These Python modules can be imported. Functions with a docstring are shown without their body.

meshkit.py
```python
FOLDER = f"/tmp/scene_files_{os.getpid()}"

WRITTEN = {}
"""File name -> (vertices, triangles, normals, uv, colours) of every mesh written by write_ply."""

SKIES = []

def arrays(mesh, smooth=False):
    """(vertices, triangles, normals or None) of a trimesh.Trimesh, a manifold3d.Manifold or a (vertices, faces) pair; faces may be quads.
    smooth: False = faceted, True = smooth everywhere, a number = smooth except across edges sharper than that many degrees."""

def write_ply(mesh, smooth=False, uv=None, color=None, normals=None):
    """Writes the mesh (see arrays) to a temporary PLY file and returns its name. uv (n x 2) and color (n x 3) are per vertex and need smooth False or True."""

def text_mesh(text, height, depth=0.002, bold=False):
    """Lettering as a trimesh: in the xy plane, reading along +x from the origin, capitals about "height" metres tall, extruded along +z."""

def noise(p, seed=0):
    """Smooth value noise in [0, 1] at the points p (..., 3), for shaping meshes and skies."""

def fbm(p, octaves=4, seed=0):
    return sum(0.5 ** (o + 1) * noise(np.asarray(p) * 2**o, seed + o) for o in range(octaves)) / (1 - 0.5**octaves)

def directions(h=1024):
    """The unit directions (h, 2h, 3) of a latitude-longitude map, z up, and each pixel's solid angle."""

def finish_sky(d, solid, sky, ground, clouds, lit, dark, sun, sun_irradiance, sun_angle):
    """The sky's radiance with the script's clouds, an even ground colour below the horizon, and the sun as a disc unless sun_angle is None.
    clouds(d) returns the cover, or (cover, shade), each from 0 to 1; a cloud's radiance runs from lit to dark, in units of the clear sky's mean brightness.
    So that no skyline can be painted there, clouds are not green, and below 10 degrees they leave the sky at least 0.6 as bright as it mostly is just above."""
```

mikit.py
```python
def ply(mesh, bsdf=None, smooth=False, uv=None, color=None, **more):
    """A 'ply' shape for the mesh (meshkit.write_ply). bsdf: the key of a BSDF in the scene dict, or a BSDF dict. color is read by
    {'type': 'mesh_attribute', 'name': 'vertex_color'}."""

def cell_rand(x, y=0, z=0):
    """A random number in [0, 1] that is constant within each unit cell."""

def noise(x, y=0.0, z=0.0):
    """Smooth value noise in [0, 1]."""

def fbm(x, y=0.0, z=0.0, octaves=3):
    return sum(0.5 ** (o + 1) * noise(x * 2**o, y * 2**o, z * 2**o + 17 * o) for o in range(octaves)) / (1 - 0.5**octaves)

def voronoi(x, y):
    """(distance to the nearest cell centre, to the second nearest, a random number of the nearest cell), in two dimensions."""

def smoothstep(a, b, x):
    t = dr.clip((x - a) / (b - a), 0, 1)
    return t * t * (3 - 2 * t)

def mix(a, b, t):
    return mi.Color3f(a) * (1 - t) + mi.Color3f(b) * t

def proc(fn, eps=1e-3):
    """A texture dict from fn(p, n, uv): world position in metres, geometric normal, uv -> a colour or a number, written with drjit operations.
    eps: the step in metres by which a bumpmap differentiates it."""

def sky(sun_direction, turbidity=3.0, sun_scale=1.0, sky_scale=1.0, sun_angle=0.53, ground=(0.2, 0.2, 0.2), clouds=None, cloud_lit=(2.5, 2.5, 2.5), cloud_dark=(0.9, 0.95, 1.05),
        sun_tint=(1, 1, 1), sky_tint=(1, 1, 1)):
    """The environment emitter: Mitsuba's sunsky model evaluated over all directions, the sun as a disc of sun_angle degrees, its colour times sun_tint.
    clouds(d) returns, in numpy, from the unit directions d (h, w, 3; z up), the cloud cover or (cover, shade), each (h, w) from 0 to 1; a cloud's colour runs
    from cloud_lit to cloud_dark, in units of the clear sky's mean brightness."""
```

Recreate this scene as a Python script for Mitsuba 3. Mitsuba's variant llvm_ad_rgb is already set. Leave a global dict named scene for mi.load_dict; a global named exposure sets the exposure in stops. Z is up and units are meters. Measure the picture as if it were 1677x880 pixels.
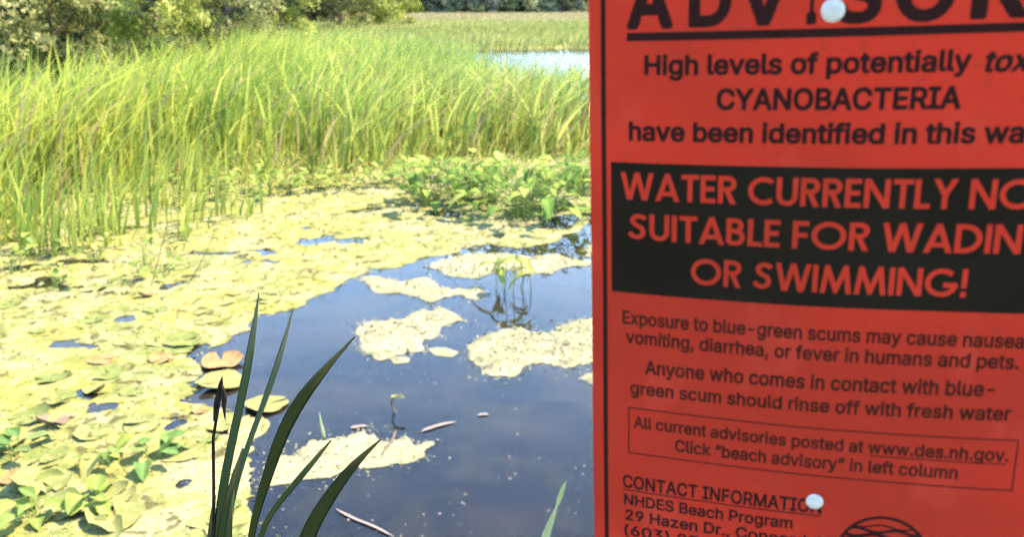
import math
import numpy as np
import drjit as dr
import mitsuba as mi
import trimesh
from scipy.interpolate import PchipInterpolator
import shapely
from shapely.geometry import LineString, Polygon, Point, box as sbox
from shapely.ops import unary_union
import meshkit
import mikit
from mikit import noise, fbm, voronoi, cell_rand, smoothstep, mix, proc

T = mi.ScalarTransform4f
scene, labels = {'type': 'scene'}, {}

# ------------------------------------------------------------------ camera, sky, exposure
EYE = np.array([0.0, 0.0, 1.75])                  # metres above the water
FPX = 838.5 / math.tan(math.radians(30))          # focal length in photo pixels
PITCH = math.atan((440 - 5) / FPX)
FWD = np.array([0, math.cos(PITCH), -math.sin(PITCH)])
RIGHT = np.array([1.0, 0, 0])
UP = np.cross(RIGHT, FWD)
scene['camera'] = {'type': 'thinlens', 'fov': 60.0, 'fov_axis': 'x', 'near_clip': 0.05, 'far_clip': 3000.0,
                   'aperture_radius': 0.0015, 'focus_distance': 0.8,
                   'to_world': T().look_at(origin=EYE.tolist(), target=(EYE + FWD).tolist(), up=[0, 0, 1])}
SUN = (0.50, 0.30, 0.81)
scene['sky'] = mikit.sky(SUN, turbidity=3.0, sun_scale=.85, sky_scale=1.6, sky_tint=(1.03, 1.0, 1.0), ground=(0.16, 0.18, 0.10))
exposure = 4.05


# ------------------------------------------------------------------ helpers
def ray(px, py):
    d = FWD + RIGHT * (px - 838.5) / FPX + UP * (440 - py) / FPX
    return d


def at(px, py, z=0.0):
    """where the sight line of a photo pixel meets the level z"""
    d = ray(px, py)
    return EYE + d * (z - EYE[2]) / d[2]


def at_y(px, py, y):
    d = ray(px, py)
    return EYE + d * y / d[1]


def numbered(name):
    if not any(k == name or k.startswith(name + '__') for k in list(scene) + list(labels)):
        return name
    i = 1
    while any(k == f'{name}_{i:03d}' or k.startswith(f'{name}_{i:03d}__') for k in (list(scene) + list(labels))):
        i += 1
    return f'{name}_{i:03d}'


_count = {}


def fresh(name):
    """next free key of this name"""
    n = _count.get(name, 0)
    _count[name] = n + 1
    return name if n == 0 else f'{name}_{n:03d}'


def thing(name, label, cat=None, group=None, kind=None):
    key = fresh(name)
    d = {'label': label}
    if cat:
        d['category'] = cat
    if group:
        d['group'] = group
    if kind:
        d['kind'] = kind
    labels[key] = d
    return key


def part(parent, name, mesh, bsdf, **kw):
    key = fresh(parent + '__' + name)
    scene[key] = mikit.ply(mesh, bsdf, **kw)
    return key


def single(name, mesh, bsdf, label, cat=None, group=None, kind=None, **kw):
    key = thing(name, label, cat, group, kind)
    scene[key] = mikit.ply(mesh, bsdf, **kw)
    return key


def rgb(*c):
    return {'type': 'rgb', 'value': list(c)}


VCOL = {'type': 'mesh_attribute', 'name': 'vertex_color'}


def grid(nu, nv):
    """faces of a (nu+1) x (nv+1) vertex grid, row by row"""
    i, j = np.meshgrid(np.arange(nv), np.arange(nu), indexing='ij')
    a = (i * (nu + 1) + j).ravel()
    q = np.stack([a, a + 1, a + nu + 2, a + nu + 1], 1)
    return np.vstack([q[:, [0, 1, 2]], q[:, [0, 2, 3]]])


def tube(points, radii, sides=6):
    p = np.asarray(points, float)
    r = np.broadcast_to(np.asarray(radii, float), (len(p),))
    t = np.gradient(p, axis=0)
    t /= np.linalg.norm(t, axis=1, keepdims=True) + 1e-12
    ref = np.where(np.abs(t[:, 2:]) < 0.9, [0, 0, 1.0], [1.0, 0, 0])
    a = np.cross(t, ref)
    a /= np.linalg.norm(a, axis=1, keepdims=True) + 1e-12
    b = np.cross(t, a)
    ang = np.arange(sides) * 2 * np.pi / sides
    v = p[:, None] + r[:, None, None] * (np.cos(ang)[None, :, None] * a[:, None] + np.sin(ang)[None, :, None] * b[:, None])
    n = len(p)
    f = []
    for i in range(n - 1):
        for j in range(sides):
            q = [i * sides + j, i * sides + (j + 1) % sides, (i + 1) * sides + (j + 1) % sides, (i + 1) * sides + j]
            f += [[q[0], q[2], q[1]], [q[0], q[3], q[2]]]
    v = v.reshape(-1, 3)
    v = np.vstack([v, p[:1], p[-1:]])
    for j in range(sides):
        f += [[len(v) - 2, j, (j + 1) % sides], [len(v) - 1, (n - 1) * sides + (j + 1) % sides, (n - 1) * sides + j]]
    return v, np.array(f)


def join(meshes):
    vs, fs, n = [], [], 0
    for v, f in meshes:
        vs.append(v)
        fs.append(np.asarray(f) + n)
        n += len(v)
    return np.vstack(vs), np.vstack(fs)


def spline(pts, n):
    """a smooth curve through the points without overshoot, n samples"""
    p = np.asarray(pts, float)
    t = np.concatenate([[0], np.cumsum(np.linalg.norm(np.diff(p, axis=0), axis=1))])
    return PchipInterpolator(t, p)(np.linspace(0, t[-1], n))


def soft(p, octaves=3, seed=0):
    return meshkit.fbm(np.asarray(p, float), octaves, seed)


# ------------------------------------------------------------------ materials
def leaf_bsdf(color, trans=0.7, rough=0.5, spec=None):
    return {'type': 'principledthin', 'base_color': color, 'roughness': rough, 'diff_trans': trans, 'eta': 1.4, 'spec_trans': 0.0}


scene['reed_mat'] = leaf_bsdf(VCOL, 1.0, 0.45)
scene['crown_mat'] = leaf_bsdf(VCOL, 0.55, 0.6)
scene['plant_mat'] = leaf_bsdf(VCOL, 0.7, 0.42)
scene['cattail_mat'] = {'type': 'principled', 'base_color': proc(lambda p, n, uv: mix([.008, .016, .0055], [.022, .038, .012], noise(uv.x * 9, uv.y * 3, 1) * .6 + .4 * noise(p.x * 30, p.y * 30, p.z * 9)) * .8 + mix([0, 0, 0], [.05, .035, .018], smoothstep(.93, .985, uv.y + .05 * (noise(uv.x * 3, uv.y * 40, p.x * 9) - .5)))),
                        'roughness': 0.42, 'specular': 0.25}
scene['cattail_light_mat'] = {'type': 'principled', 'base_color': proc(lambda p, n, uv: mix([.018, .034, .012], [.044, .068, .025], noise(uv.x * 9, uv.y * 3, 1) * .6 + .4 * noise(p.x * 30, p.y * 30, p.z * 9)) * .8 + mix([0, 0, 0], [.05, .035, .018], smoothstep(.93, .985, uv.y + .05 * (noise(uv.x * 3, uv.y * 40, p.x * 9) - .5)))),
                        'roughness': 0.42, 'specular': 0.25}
scene['pale_leaf_mat'] = leaf_bsdf(proc(lambda p, n, uv: mix([.30, .36, .16], [.44, .46, .26], noise(p.x * 300, p.y * 300, p.z * 30))), 0.6, .45)
scene['bark_mat'] = {'type': 'twosided', 'bsdf': {'type': 'diffuse', 'reflectance': proc(lambda p, n, uv: mix([.06, .045, .035], [.17, .13, .10], fbm(p.x * 9, p.y * 9, p.z * 2.5)))}}
scene['dead_stem_mat'] = {'type': 'twosided', 'bsdf': {'type': 'diffuse', 'reflectance': proc(lambda p, n, uv: mix([.08, .06, .045], [.20, .15, .10], noise(p.x * 60, p.y * 60, p.z * 20)))}}
scene['straw_mat'] = {'type': 'twosided', 'bsdf': {'type': 'diffuse', 'reflectance': proc(lambda p, n, uv: mix([.17, .13, .11], [.25, .21, .18], noise(p.x * 90, p.y * 90, p.z * 40)))}}
scene['dark_spike_mat'] = {'type': 'twosided', 'bsdf': {'type': 'diffuse', 'reflectance': proc(lambda p, n, uv: mix([.010, .008, .007], [.03, .022, .018], noise(p.x * 300, p.y * 300, p.z * 80)))}}


def ground_col(p, n, uv):
    d = dr.sqrt(p.x * p.x + p.y * p.y)
    g = mix([.09, .13, .035], [.20, .19, .08], fbm(p.x * .35, p.y * .35, 0))
    straw = mix([.22, .19, .10], [.28, .24, .13], noise(p.x * .2, p.y * .2, 0))
    land = mix(g, straw, smoothstep(78, 92, d + 8 * (noise(p.x * .06, p.y * .06, 3) - .5)))
    land = mix(land, [.03, .045, .02], smoothstep(146, 152, d))
    mud = mix([.045, .035, .022], [.09, .075, .045], fbm(p.x * 3, p.y * 3, 1))
    return mix(mud, land, smoothstep(-.02, .04, p.z))


scene['ground_mat'] = {'type': 'twosided', 'bsdf': {'type': 'diffuse', 'reflectance': proc(ground_col)}}


def ripples(p, n, uv):
    a = fbm(p.x * 5 + .6 * p.y, p.y * 7, 0) * .006 + noise(p.x * 19, p.y * 26, 4) * .0012
    far = smoothstep(9, 15, p.y)
    return a * .15 + far * (.0024 * noise(p.x * 9, p.y * 17, 2) + .0012 * noise(p.x * 23 + p.y * 4, p.y * 37, 6))


scene['water_mat'] = {'type': 'bumpmap', 'arbitrary': {'type': 'proc', **{k: v for k, v in proc(ripples, .004).items() if k != 'type'}},
                      'scale': 1.0,
                      'bsdf': {'type': 'plastic', 'int_ior': 1.333, 'specular_reflectance': rgb(1, 1, 1),
                               'diffuse_reflectance': proc(lambda p, n, uv: mix(mix([.006, .0055, .006], [.016, .0125, .0095], smoothstep(.35, .65, fbm(p.x * 2.1, p.y * 2.6, 2))), [.020, .019, .009], smoothstep(.60, .72, fbm(p.x * 5.5, p.y * 5.5, 7)) * .3))}}


def weed_col(p, n, uv, pale=0.0):
    big = fbm(p.x * .9, p.y * .9, 0)
    mid = fbm(p.x * 5.5, p.y * 5.5, 3)
    fine = noise(p.x * 60, p.y * 60, 5)
    grain = noise(p.x * 170, p.y * 170, 8)
    c = mix([.155, .16, .055], [.23, .222, .115], smoothstep(.35, .65, mid))
    c = mix(c, [.09, .125, .034], smoothstep(.50, .68, big * .55 + .45 * noise(p.x * 3.1, p.y * 3.1, 9)) * .75)
    c = mix(c, [.27, .255, .155], smoothstep(.62, .8, fine) * .5)
    c = mix(c, [.07, .08, .028], smoothstep(.70, .86, grain) * .55)
    c = mix(c, [.225, .205, .05], smoothstep(-.6, -1.5, p.x + .8 * (noise(p.x * 1.3, p.y * 1.3, 14) - .5)) * (.12 + .55 * smoothstep(.45, .65, noise(p.x * 4, p.y * 6, 15))))
    c = mix(c, [.11, .12, .037], smoothstep(.52, .66, fbm(p.x * 17, p.y * 17, 21)) * .7)
    c = mix(c, [.22, .20, .10], smoothstep(.6, .7, noise(p.x * 26, p.y * 26, 31)) * .6)
    c = mix(c, [.05, .043, .02], smoothstep(.66, .78, noise(p.x * 11, p.y * 11, 12)) * smoothstep(.45, .62, noise(p.x * 38, p.y * 38, 2)) * .75)
    return mix(c, [.25, .235, .165], pale)


scene['pale_weed_mat'] = {'type': 'twosided', 'bsdf': {'type': 'diffuse', 'reflectance': proc(lambda p, n, uv: weed_col(p, n, uv, .50))}}
scene['weed_mat'] = {'type': 'twosided', 'bsdf': {'type': 'diffuse', 'reflectance': proc(weed_col)}}


# ------------------------------------------------------------------ ground, pond
def interp(x, xs, ys):
    return np.interp(x, xs, ys)


def azpx(x, y):
    """photo column a ground point falls in, for the shore lines below (a bearing)"""
    return 838.5 + FPX * x / (y * math.cos(PITCH) + 1.5 * math.sin(PITCH))


def bank_y(x):
    """near bank line"""
    return 1.15 + .12 * np.sin(x * 1.7) + .05 * np.sin(x * 5.1)


FAR_SHORE = 34.0


def shore_left(y):
    """left shore of the open pond beyond the reeds, as x"""
    return -1.2 - .05 * (y - 10)


def terrain(x, y):
    r = np.hypot(x, y)
    z = np.full_like(x, -.35)
    near = np.clip((bank_y(x) - y) / .5, 0, 1)
    z = z + near * .5
    side = np.maximum((y - FAR_SHORE - .8 * np.sin(x * .35)) / 2.0, np.maximum((shore_left(y) - x - .4 * np.sin(y * .8)) / 1.6 * np.clip((y - 12) / 5, 0, 1), 0))
    side = np.clip(side, 0, 1)
    z = z + side * (.40 + .06 * soft(np.stack([x * .2, y * .2, x * 0], -1)))
    hill = np.clip((r - 150) / 250, 0, 1)
    return z + hill * 6


ang = np.linspace(0, 2 * np.pi, 241)
rad = np.concatenate([[0.0], np.geomspace(.4, 60, 110), np.geomspace(64, 1500, 30)])
A_, R_ = np.meshgrid(ang, rad)
gx, gy = (R_ * np.cos(A_)).ravel(), (R_ * np.sin(A_)).ravel()
gz = terrain(gx, gy)
single('ground', (np.stack([gx, gy, gz], 1), grid(240, len(rad) - 1)), 'ground_mat', 'muddy bank, marsh floor and flat meadow round the pond', kind='structure', smooth=True)

wn = 40
wx, wy = np.meshgrid(np.linspace(-60, 60, wn + 1), np.linspace(.3, 62, wn + 1))
single('pond_water', (np.stack([wx.ravel(), wy.ravel(), 0 * wx.ravel()], 1), grid(wn, wn)), 'water_mat', 'still blue pond water reflecting the sky', kind='structure',
       uv=np.stack([wx.ravel(), wy.ravel()], 1))


# ------------------------------------------------------------------ floating duckweed
def on_water(pix, z=0.0):
    return Polygon([tuple(at(px, py, z)[:2]) for px, py in pix])


MAT = on_water([(1150, 330), (1000, 340), (965, 352), (945, 376), (915, 392), (880, 402), (850, 408), (800, 400), (760, 408), (735, 420), (700, 421), (684, 427), (637, 442), (613, 440),
                (603, 437), (596, 447), (541, 478), (511, 491), (477, 505), (446, 515), (424, 512), (416, 520), (409, 542), (375, 563), (341, 570), (305, 572), (330, 590), (340, 610),
                (318, 628), (325, 645), (300, 655), (350, 664), (388, 672), (436, 692), (428, 710), (404, 723), (394, 740), (406, 762), (412, 790), (398, 830), (404, 860), (408, 905),
                (-260, 930), (-420, 600), (-380, 420), (-120, 300), (300, 232), (700, 226), (1150, 226)])
PATCHES = [
    ([(589, 454), (616, 454), (657, 464), (698, 454), (719, 471), (753, 474), (787, 469), (794, 484), (780, 491), (749, 484), (705, 496), (671, 488), (650, 481), (616, 481), (596, 464)],
     'long pale duckweed patch afloat between the green mat and the stemmed plant'),
    ([(584, 542), (596, 529), (667, 524), (671, 515), (698, 508), (702, 515), (719, 503), (739, 508), (753, 525), (725, 536), (715, 553), (695, 558), (698, 577), (664, 580), (623, 588), (592, 577), (586, 553)],
     'pale duckweed island with a ragged arm in the middle of the blue water'),
    ([(765, 582), (770, 570), (787, 556), (821, 542), (855, 539), (875, 546), (916, 544), (913, 534), (930, 527), (990, 520), (1080, 520), (1120, 560), (1090, 596), (971, 597), (923, 605), (903, 597), (865, 595), (851, 604), (841, 616),
      (821, 619), (800, 617), (787, 600)], 'largest pale duckweed island, running behind the red notice'),
    ([(440, 760), (455, 748), (480, 747), (511, 727), (565, 720), (589, 713), (616, 716), (633, 727), (664, 715), (681, 730), (708, 725), (708, 733), (691, 750), (671, 757), (644, 756), (610, 766), (582, 764), (569, 771), (541, 783),
      (500, 785), (453, 797), (430, 800)], 'pale duckweed patch nearest the camera, behind the cattail leaves'),
    ([(940, 620), (955, 612), (1000, 610), (1030, 622), (1000, 634), (960, 630)], 'small duckweed patch against the edge of the red notice, below the largest island'),
    ([(695, 437), (720, 426), (750, 420), (800, 414), (870, 421), (905, 417), (935, 426), (965, 428), (990, 428), (965, 435), (920, 438), (900, 448), (860, 448), (840, 441), (807, 447), (776, 456), (746, 455)],
     'wide duckweed patch round the foot of the stemmed plant'),
    ([(955, 412), (965, 402), (1040, 400), (1060, 415), (1000, 424), (960, 420)], 'far duckweed patch against the notice edge, beyond the others'),
    ([(638, 588), (656, 585), (672, 588), (668, 595), (646, 597)], 'tiny duckweed scrap just below the ragged island'),
    ([(700, 572), (728, 570), (752, 578), (740, 586), (712, 583)], 'thin duckweed scrap between the two pale islands'),
    ([(1010, 700), (1100, 690), (1150, 720), (1060, 735)], None),
]
HOLES = [on_water(q) for q in (
    [(556, 393), (585, 389), (605, 392), (590, 397), (562, 399)],
    [(300, 572), (332, 560), (352, 566), (330, 580), (305, 580)], [(140, 664), (180, 660), (184, 668), (146, 671)],
    [(135, 672), (150, 656), (168, 666), (160, 680), (142, 684)], [(480, 398), (545, 386), (548, 392), (500, 404)],
    [(890, 362), (935, 352), (960, 362), (930, 374), (895, 374)], [(700, 350), (735, 346), (760, 352), (730, 360)],
    [(262, 700), (280, 688), (300, 696), (290, 708), (268, 712)], [(420, 412), (438, 408), (446, 414), (430, 420)])]


def clip_mesh(x0, x1, y0, y1, step, field, skew=0.0):
    """triangles of a regular grid where field > 0, cut along field = 0 (marching triangles)"""
    nx, ny = max(2, int((x1 - x0) / step)), max(2, int((y1 - y0) / step))
    X, Y = np.meshgrid(np.linspace(x0, x1, nx + 1), np.linspace(y0, y1, ny + 1))
    rng = np.random.default_rng(5)
    X = X + rng.uniform(-.3, .3, X.shape) * step
    Y = Y + rng.uniform(-.3, .3, Y.shape) * step
    P = np.stack([X.ravel(), Y.ravel()], 1)
    F = field(P)
    tri = grid(nx, ny)
    s = F[tri] > 0
    k = s.sum(1)
    out_v, out_f, n = [P], [tri[k == 3]], len(P)
    for want in (1, 2):
        t, ss = tri[k == want], s[k == want]
        if not len(t):
            continue
        odd = np.argmax(ss if want == 1 else ~ss, axis=1)
        r = np.arange(len(t))
        a, b, c = t[r, odd], t[r, (odd + 1) % 3], t[r, (odd + 2) % 3]

        def cut(i, j):
            w = (F[i] / (F[i] - F[j]))[:, None]
            return P[i] * (1 - w) + P[j] * w
        ab, ac = cut(a, b), cut(a, c)
        ia, ic = n + np.arange(len(t)), n + len(t) + np.arange(len(t))
        out_v += [ab, ac]
        n += 2 * len(t)
        if want == 1:
            out_f.append(np.stack([a, ia, ic], 1))
        else:
            out_f += [np.stack([ia, b, c], 1), np.stack([ia, c, ic], 1)]
    V, Fc = np.vstack(out_v), np.vstack(out_f)
    used = np.unique(Fc)
    back = np.full(len(V), -1)
    back[used] = np.arange(len(used))
    return V[used], back[Fc]


def signed(poly, P):
    pts = shapely.points(P[:, 0], P[:, 1])
    shapely.prepare(poly)
    d = shapely.distance(poly.boundary, pts)
    return np.where(shapely.contains(poly, pts), d, -d)


def rough_edge(P, amp):
    q = np.stack([P[:, 0], P[:, 1], 0 * P[:, 0]], 1)
    return amp * ((soft(q * 6, 4, 3) - .5) * 2.4 + (soft(q * 30, 3, 8) - .5) * 1.5)


def weed_relief(P, edge):
    q = np.stack([P[:, 0], P[:, 1], 0 * P[:, 0]], 1)
    z = .004 +     .022 * np.clip(soft(q * 9, 3, 1) - .40, 0, 1) + .018 * (soft(q * 42, 2, 4) - .35)
    return np.maximum(.0025, z * np.clip(edge / .03, .1, 1))


def flakes(P, size, rng, lift=.004, tilt=.45):
    """small floating fronds, a tilted diamond each"""
    n = len(P)
    a = rng.uniform(0, 2 * np.pi, n)
    u = np.stack([np.cos(a), np.sin(a), rng.normal(0, tilt, n)], 1) * size[:, None]
    w = np.stack([-np.sin(a), np.cos(a), rng.normal(0, tilt, n)], 1) * (size * rng.uniform(.5, .9, n))[:, None]
    c = np.column_stack([P, np.zeros(n)]) if P.shape[1] == 2 else P.copy()
    c[:, 2] += lift
    v = np.stack([c - u, c - w, c + u, c + w], 1).reshape(-1, 3)
    v[:, 2] = np.maximum(v[:, 2], .0015)
    i = np.arange(n)[:, None] * 4
    return v, np.vstack([i + [0, 1, 2], i + [0, 2, 3]])


def weed_mesh(poly, step, amp, rng, holes=(), gaps=False):
    x0, y0, x1, y1 = poly.buffer(.12).bounds

    def field(P):
        d = signed(poly, P) + rough_edge(P, amp)
        for h in holes:
            d = np.minimum(d, -signed(h, P) + 1.3 * rough_edge(P + 3.1, amp))
        if gaps:
            q = np.stack([P[:, 0], P[:, 1], 0 * P[:, 0]], 1)
            d = np.minimum(d, .9 * (.735 + .05 * np.clip(P[:, 0] + 1.2, 0, 1.2) - soft(q * [3.6, 5.0, 1], 3, 77)))
        return np.where(np.abs(d) < 1e-9, 1e-9, d)
    V, F = clip_mesh(x0, x1, y0, y1, step, field)
    e = field(V)
    V3 = np.column_stack([V, weed_relief(V, np.maximum(e, 0))])
    out = [(V3, F)]
    if poly.area < .02:
        return V3, F
    # loose fronds on the mat and along its rim
    area = poly.area
    n = int(min(90000, area * 9000))
    P = rng.uniform([x0, y0], [x1, y1], (n, 2))
    dist = np.hypot(P[:, 0], P[:, 1])
    P = P[rng.uniform(size=n) < np.clip((3.4 / dist) ** 2, .03, 1)]
    e = field(P)
    keep = (e > -.014) | ((e > -.035) & (rng.uniform(size=len(P)) < .55)) | ((e > -.10) & (rng.uniform(size=len(P)) < .12))
    P, e = P[keep], e[keep]
    dist = np.hypot(P[:, 0], P[:, 1])
    z = np.where(e > 0, weed_relief(P, np.maximum(e, 0)), 0)
    out.append(flakes(np.column_stack([P, z]), rng.uniform(.003, .0075, len(P)) * np.clip(dist / 3.2, 1, 2.2), rng))
    return join(out)


rng = np.random.default_rng(11)
single('duckweed_mat', weed_mesh(MAT, .022, .055, rng, HOLES, True), 'weed_mat', 'thick yellow-green duckweed mat covering the left side of the pond', 'duckweed', kind='stuff', smooth=True)
for pix, text in PATCHES:
    if text is None:
        continue
    single('duckweed_patch', weed_mesh(on_water(pix), .012 if on_water(pix).area > .02 else .005, .034 if on_water(pix).area > .02 else .002, rng), 'pale_weed_mat', text, 'duckweed patch', 'duckweed patches afloat on open water', smooth=True)


# ------------------------------------------------------------------ reeds and meadow grass
def blades(base, height, width, lean, bend, twist, cols_lo, cols_hi, nseg=4):
    """bent tapering leaf ribbons. base n x 3, lean n x 2 (horizontal offset of the tip per height), bend n (how late it leans)"""
    n = len(base)
    t = np.linspace(0, 1, nseg + 1)
    P = np.repeat(base[:, None, :], nseg + 1, 1)
    P[:, :, 2] += height[:, None] * (t - .12 * np.linalg.norm(lean, axis=1)[:, None] * t ** 3)
    P[:, :, :2] += (height[:, None] * t[None] ** bend[:, None])[:, :, None] * lean[:, None, :]
    wid = width[:, None] * np.interp(t, [0, .25, .6, 1], [.75, 1, .8, .04])[None]
    a = np.stack([np.cos(twist), np.sin(twist), 0 * twist], 1)
    L, Rr = P - a[:, None] * wid[:, :, None] / 2, P + a[:, None] * wid[:, :, None] / 2
    v = np.stack([L, Rr], 2).reshape(-1, 3)
    k = np.arange(nseg) * 2
    f0 = np.vstack([np.stack([k, k + 1, k + 3], 1), np.stack([k, k + 3, k + 2], 1)])
    f = (f0[None] + (np.arange(n) * 2 * (nseg + 1))[:, None, None]).reshape(-1, 3)
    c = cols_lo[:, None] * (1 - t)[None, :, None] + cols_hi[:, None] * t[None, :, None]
    return v, f, np.repeat(c, 2, axis=1).reshape(-1, 3)


FRONT = on_water([(-400, 470), (-120, 440), (0, 398), (50, 388), (110, 352), (150, 356), (200, 332), (250, 314), (330, 303), (380, 300), (430, 306), (480, 297), (560, 299), (650, 290), (700, 272), (800, 266), (880, 268), (960, 264),
                  (1300, 262), (1900, 262), (1900, 30), (-400, 30)])
BACK_PX, BACK_D = [-600, -200, 0, 130, 250, 340, 410, 550, 700, 780, 850, 960, 1300, 1900], [11, 11, 12, 13.5, 17, 21, 28, 29, 25, 18.5, 15.2, 14, 13.5, 13.5]


def in_bed(P):
    """0..1: how deep inside the reed bed"""
    sd = signed(FRONT, P)
    px = azpx(P[:, 0], P[:, 1])
    back = np.interp(px, BACK_PX, BACK_D) - np.hypot(P[:, 0], P[:, 1])
    return sd, back


rng = np.random.default_rng(3)
N = 420000
P = np.column_stack([rng.uniform(-22, 13, N), rng.uniform(5.2, 30, N)])
dist = np.hypot(P[:, 0], P[:, 1])
px = azpx(P[:, 0], P[:, 1])
P = P[(px > -330) & (px < 1560) & (dist < 30)]
q3 = np.column_stack([P, 0 * P[:, 0]])
sd = signed(FRONT, P) + 1.1 * (soft(q3 * 1.3, 3, 2) - .5)
deep = -signed(FRONT, P)
px = azpx(P[:, 0], P[:, 1])
dist = np.hypot(P[:, 0], P[:, 1])
# FRONT is the region from the front edge to beyond the back edge: positive inside
back = np.interp(px, BACK_PX, BACK_D) + 1.2 * (soft(q3 * .6 + 7, 2, 6) - .5) - dist
clump = soft(q3 * 2.2, 2, 9)
# sparser at the front fringe and, with distance, by what can be told apart
dens = np.clip(sd / .5, 0, 1) * np.clip(back / .6, 0, 1) * np.clip(.25 + 1.6 * (clump - .3), .25, 1) * np.clip((10 / dist) ** 1.3, .16, 1)
dens = dens * np.interp(px, [780, 880], [1, 1.5])
keep = rng.uniform(size=len(P)) < dens * .46
P, sd, px, dist, back = P[keep], sd[keep], px[keep], dist[keep], back[keep]
n = len(P)
h_full = np.interp(px, [-300, 0, 300, 600, 760, 900, 1000, 1400], [1.30, 1.28, 1.22, 1.12, 1.04, .98, .99, .99])
patchy = soft(np.column_stack([P * .55, 0 * P[:, 0]]), 2, 21)
h = h_full * np.clip(.22 + .78 * sd / np.interp(px, [60, 250, 400, 800], [.7, 1.3, 1.3, .6]), .2, 1) * rng.uniform(.70, 1.08, n) * (.78 + .44 * patchy)
a = rng.normal(.35, .9, n)
mag = np.abs(rng.normal(.42, .28, n)) + .05
lean = np.stack([mag * np.cos(a), mag * np.sin(a) * .6], 1)
tone = np.clip(.56 + 1.1 * (soft(np.column_stack([P * .8, 0 * P[:, 0]]), 3, 33) - .5) + rng.normal(0, .36, n), 0, 1)[:, None]
cool = np.clip((px - 250) / 650, 0, 1)[:, None] * .7
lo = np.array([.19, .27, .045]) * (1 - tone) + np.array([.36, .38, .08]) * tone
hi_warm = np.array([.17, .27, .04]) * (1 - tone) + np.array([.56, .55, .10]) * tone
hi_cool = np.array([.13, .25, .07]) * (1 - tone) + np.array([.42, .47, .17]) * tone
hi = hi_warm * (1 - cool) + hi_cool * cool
dead = rng.uniform(size=n) < np.where(sd < 1.2, .13, .05)
hi[dead] = np.array([.42, .33, .17]) * rng.uniform(.7, 1.1, (dead.sum(), 1))
lo[dead] = np.array([.34, .27, .14])
width = rng.uniform(.013, .046, n) * np.clip(dist / 10, .9, 1.3)
v, f, c = blades(np.column_stack([P, np.full(n, -.01)]), h, width, lean, rng.uniform(1.6, 3.0, n), rng.uniform(0, np.pi, n), lo, hi)
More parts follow.
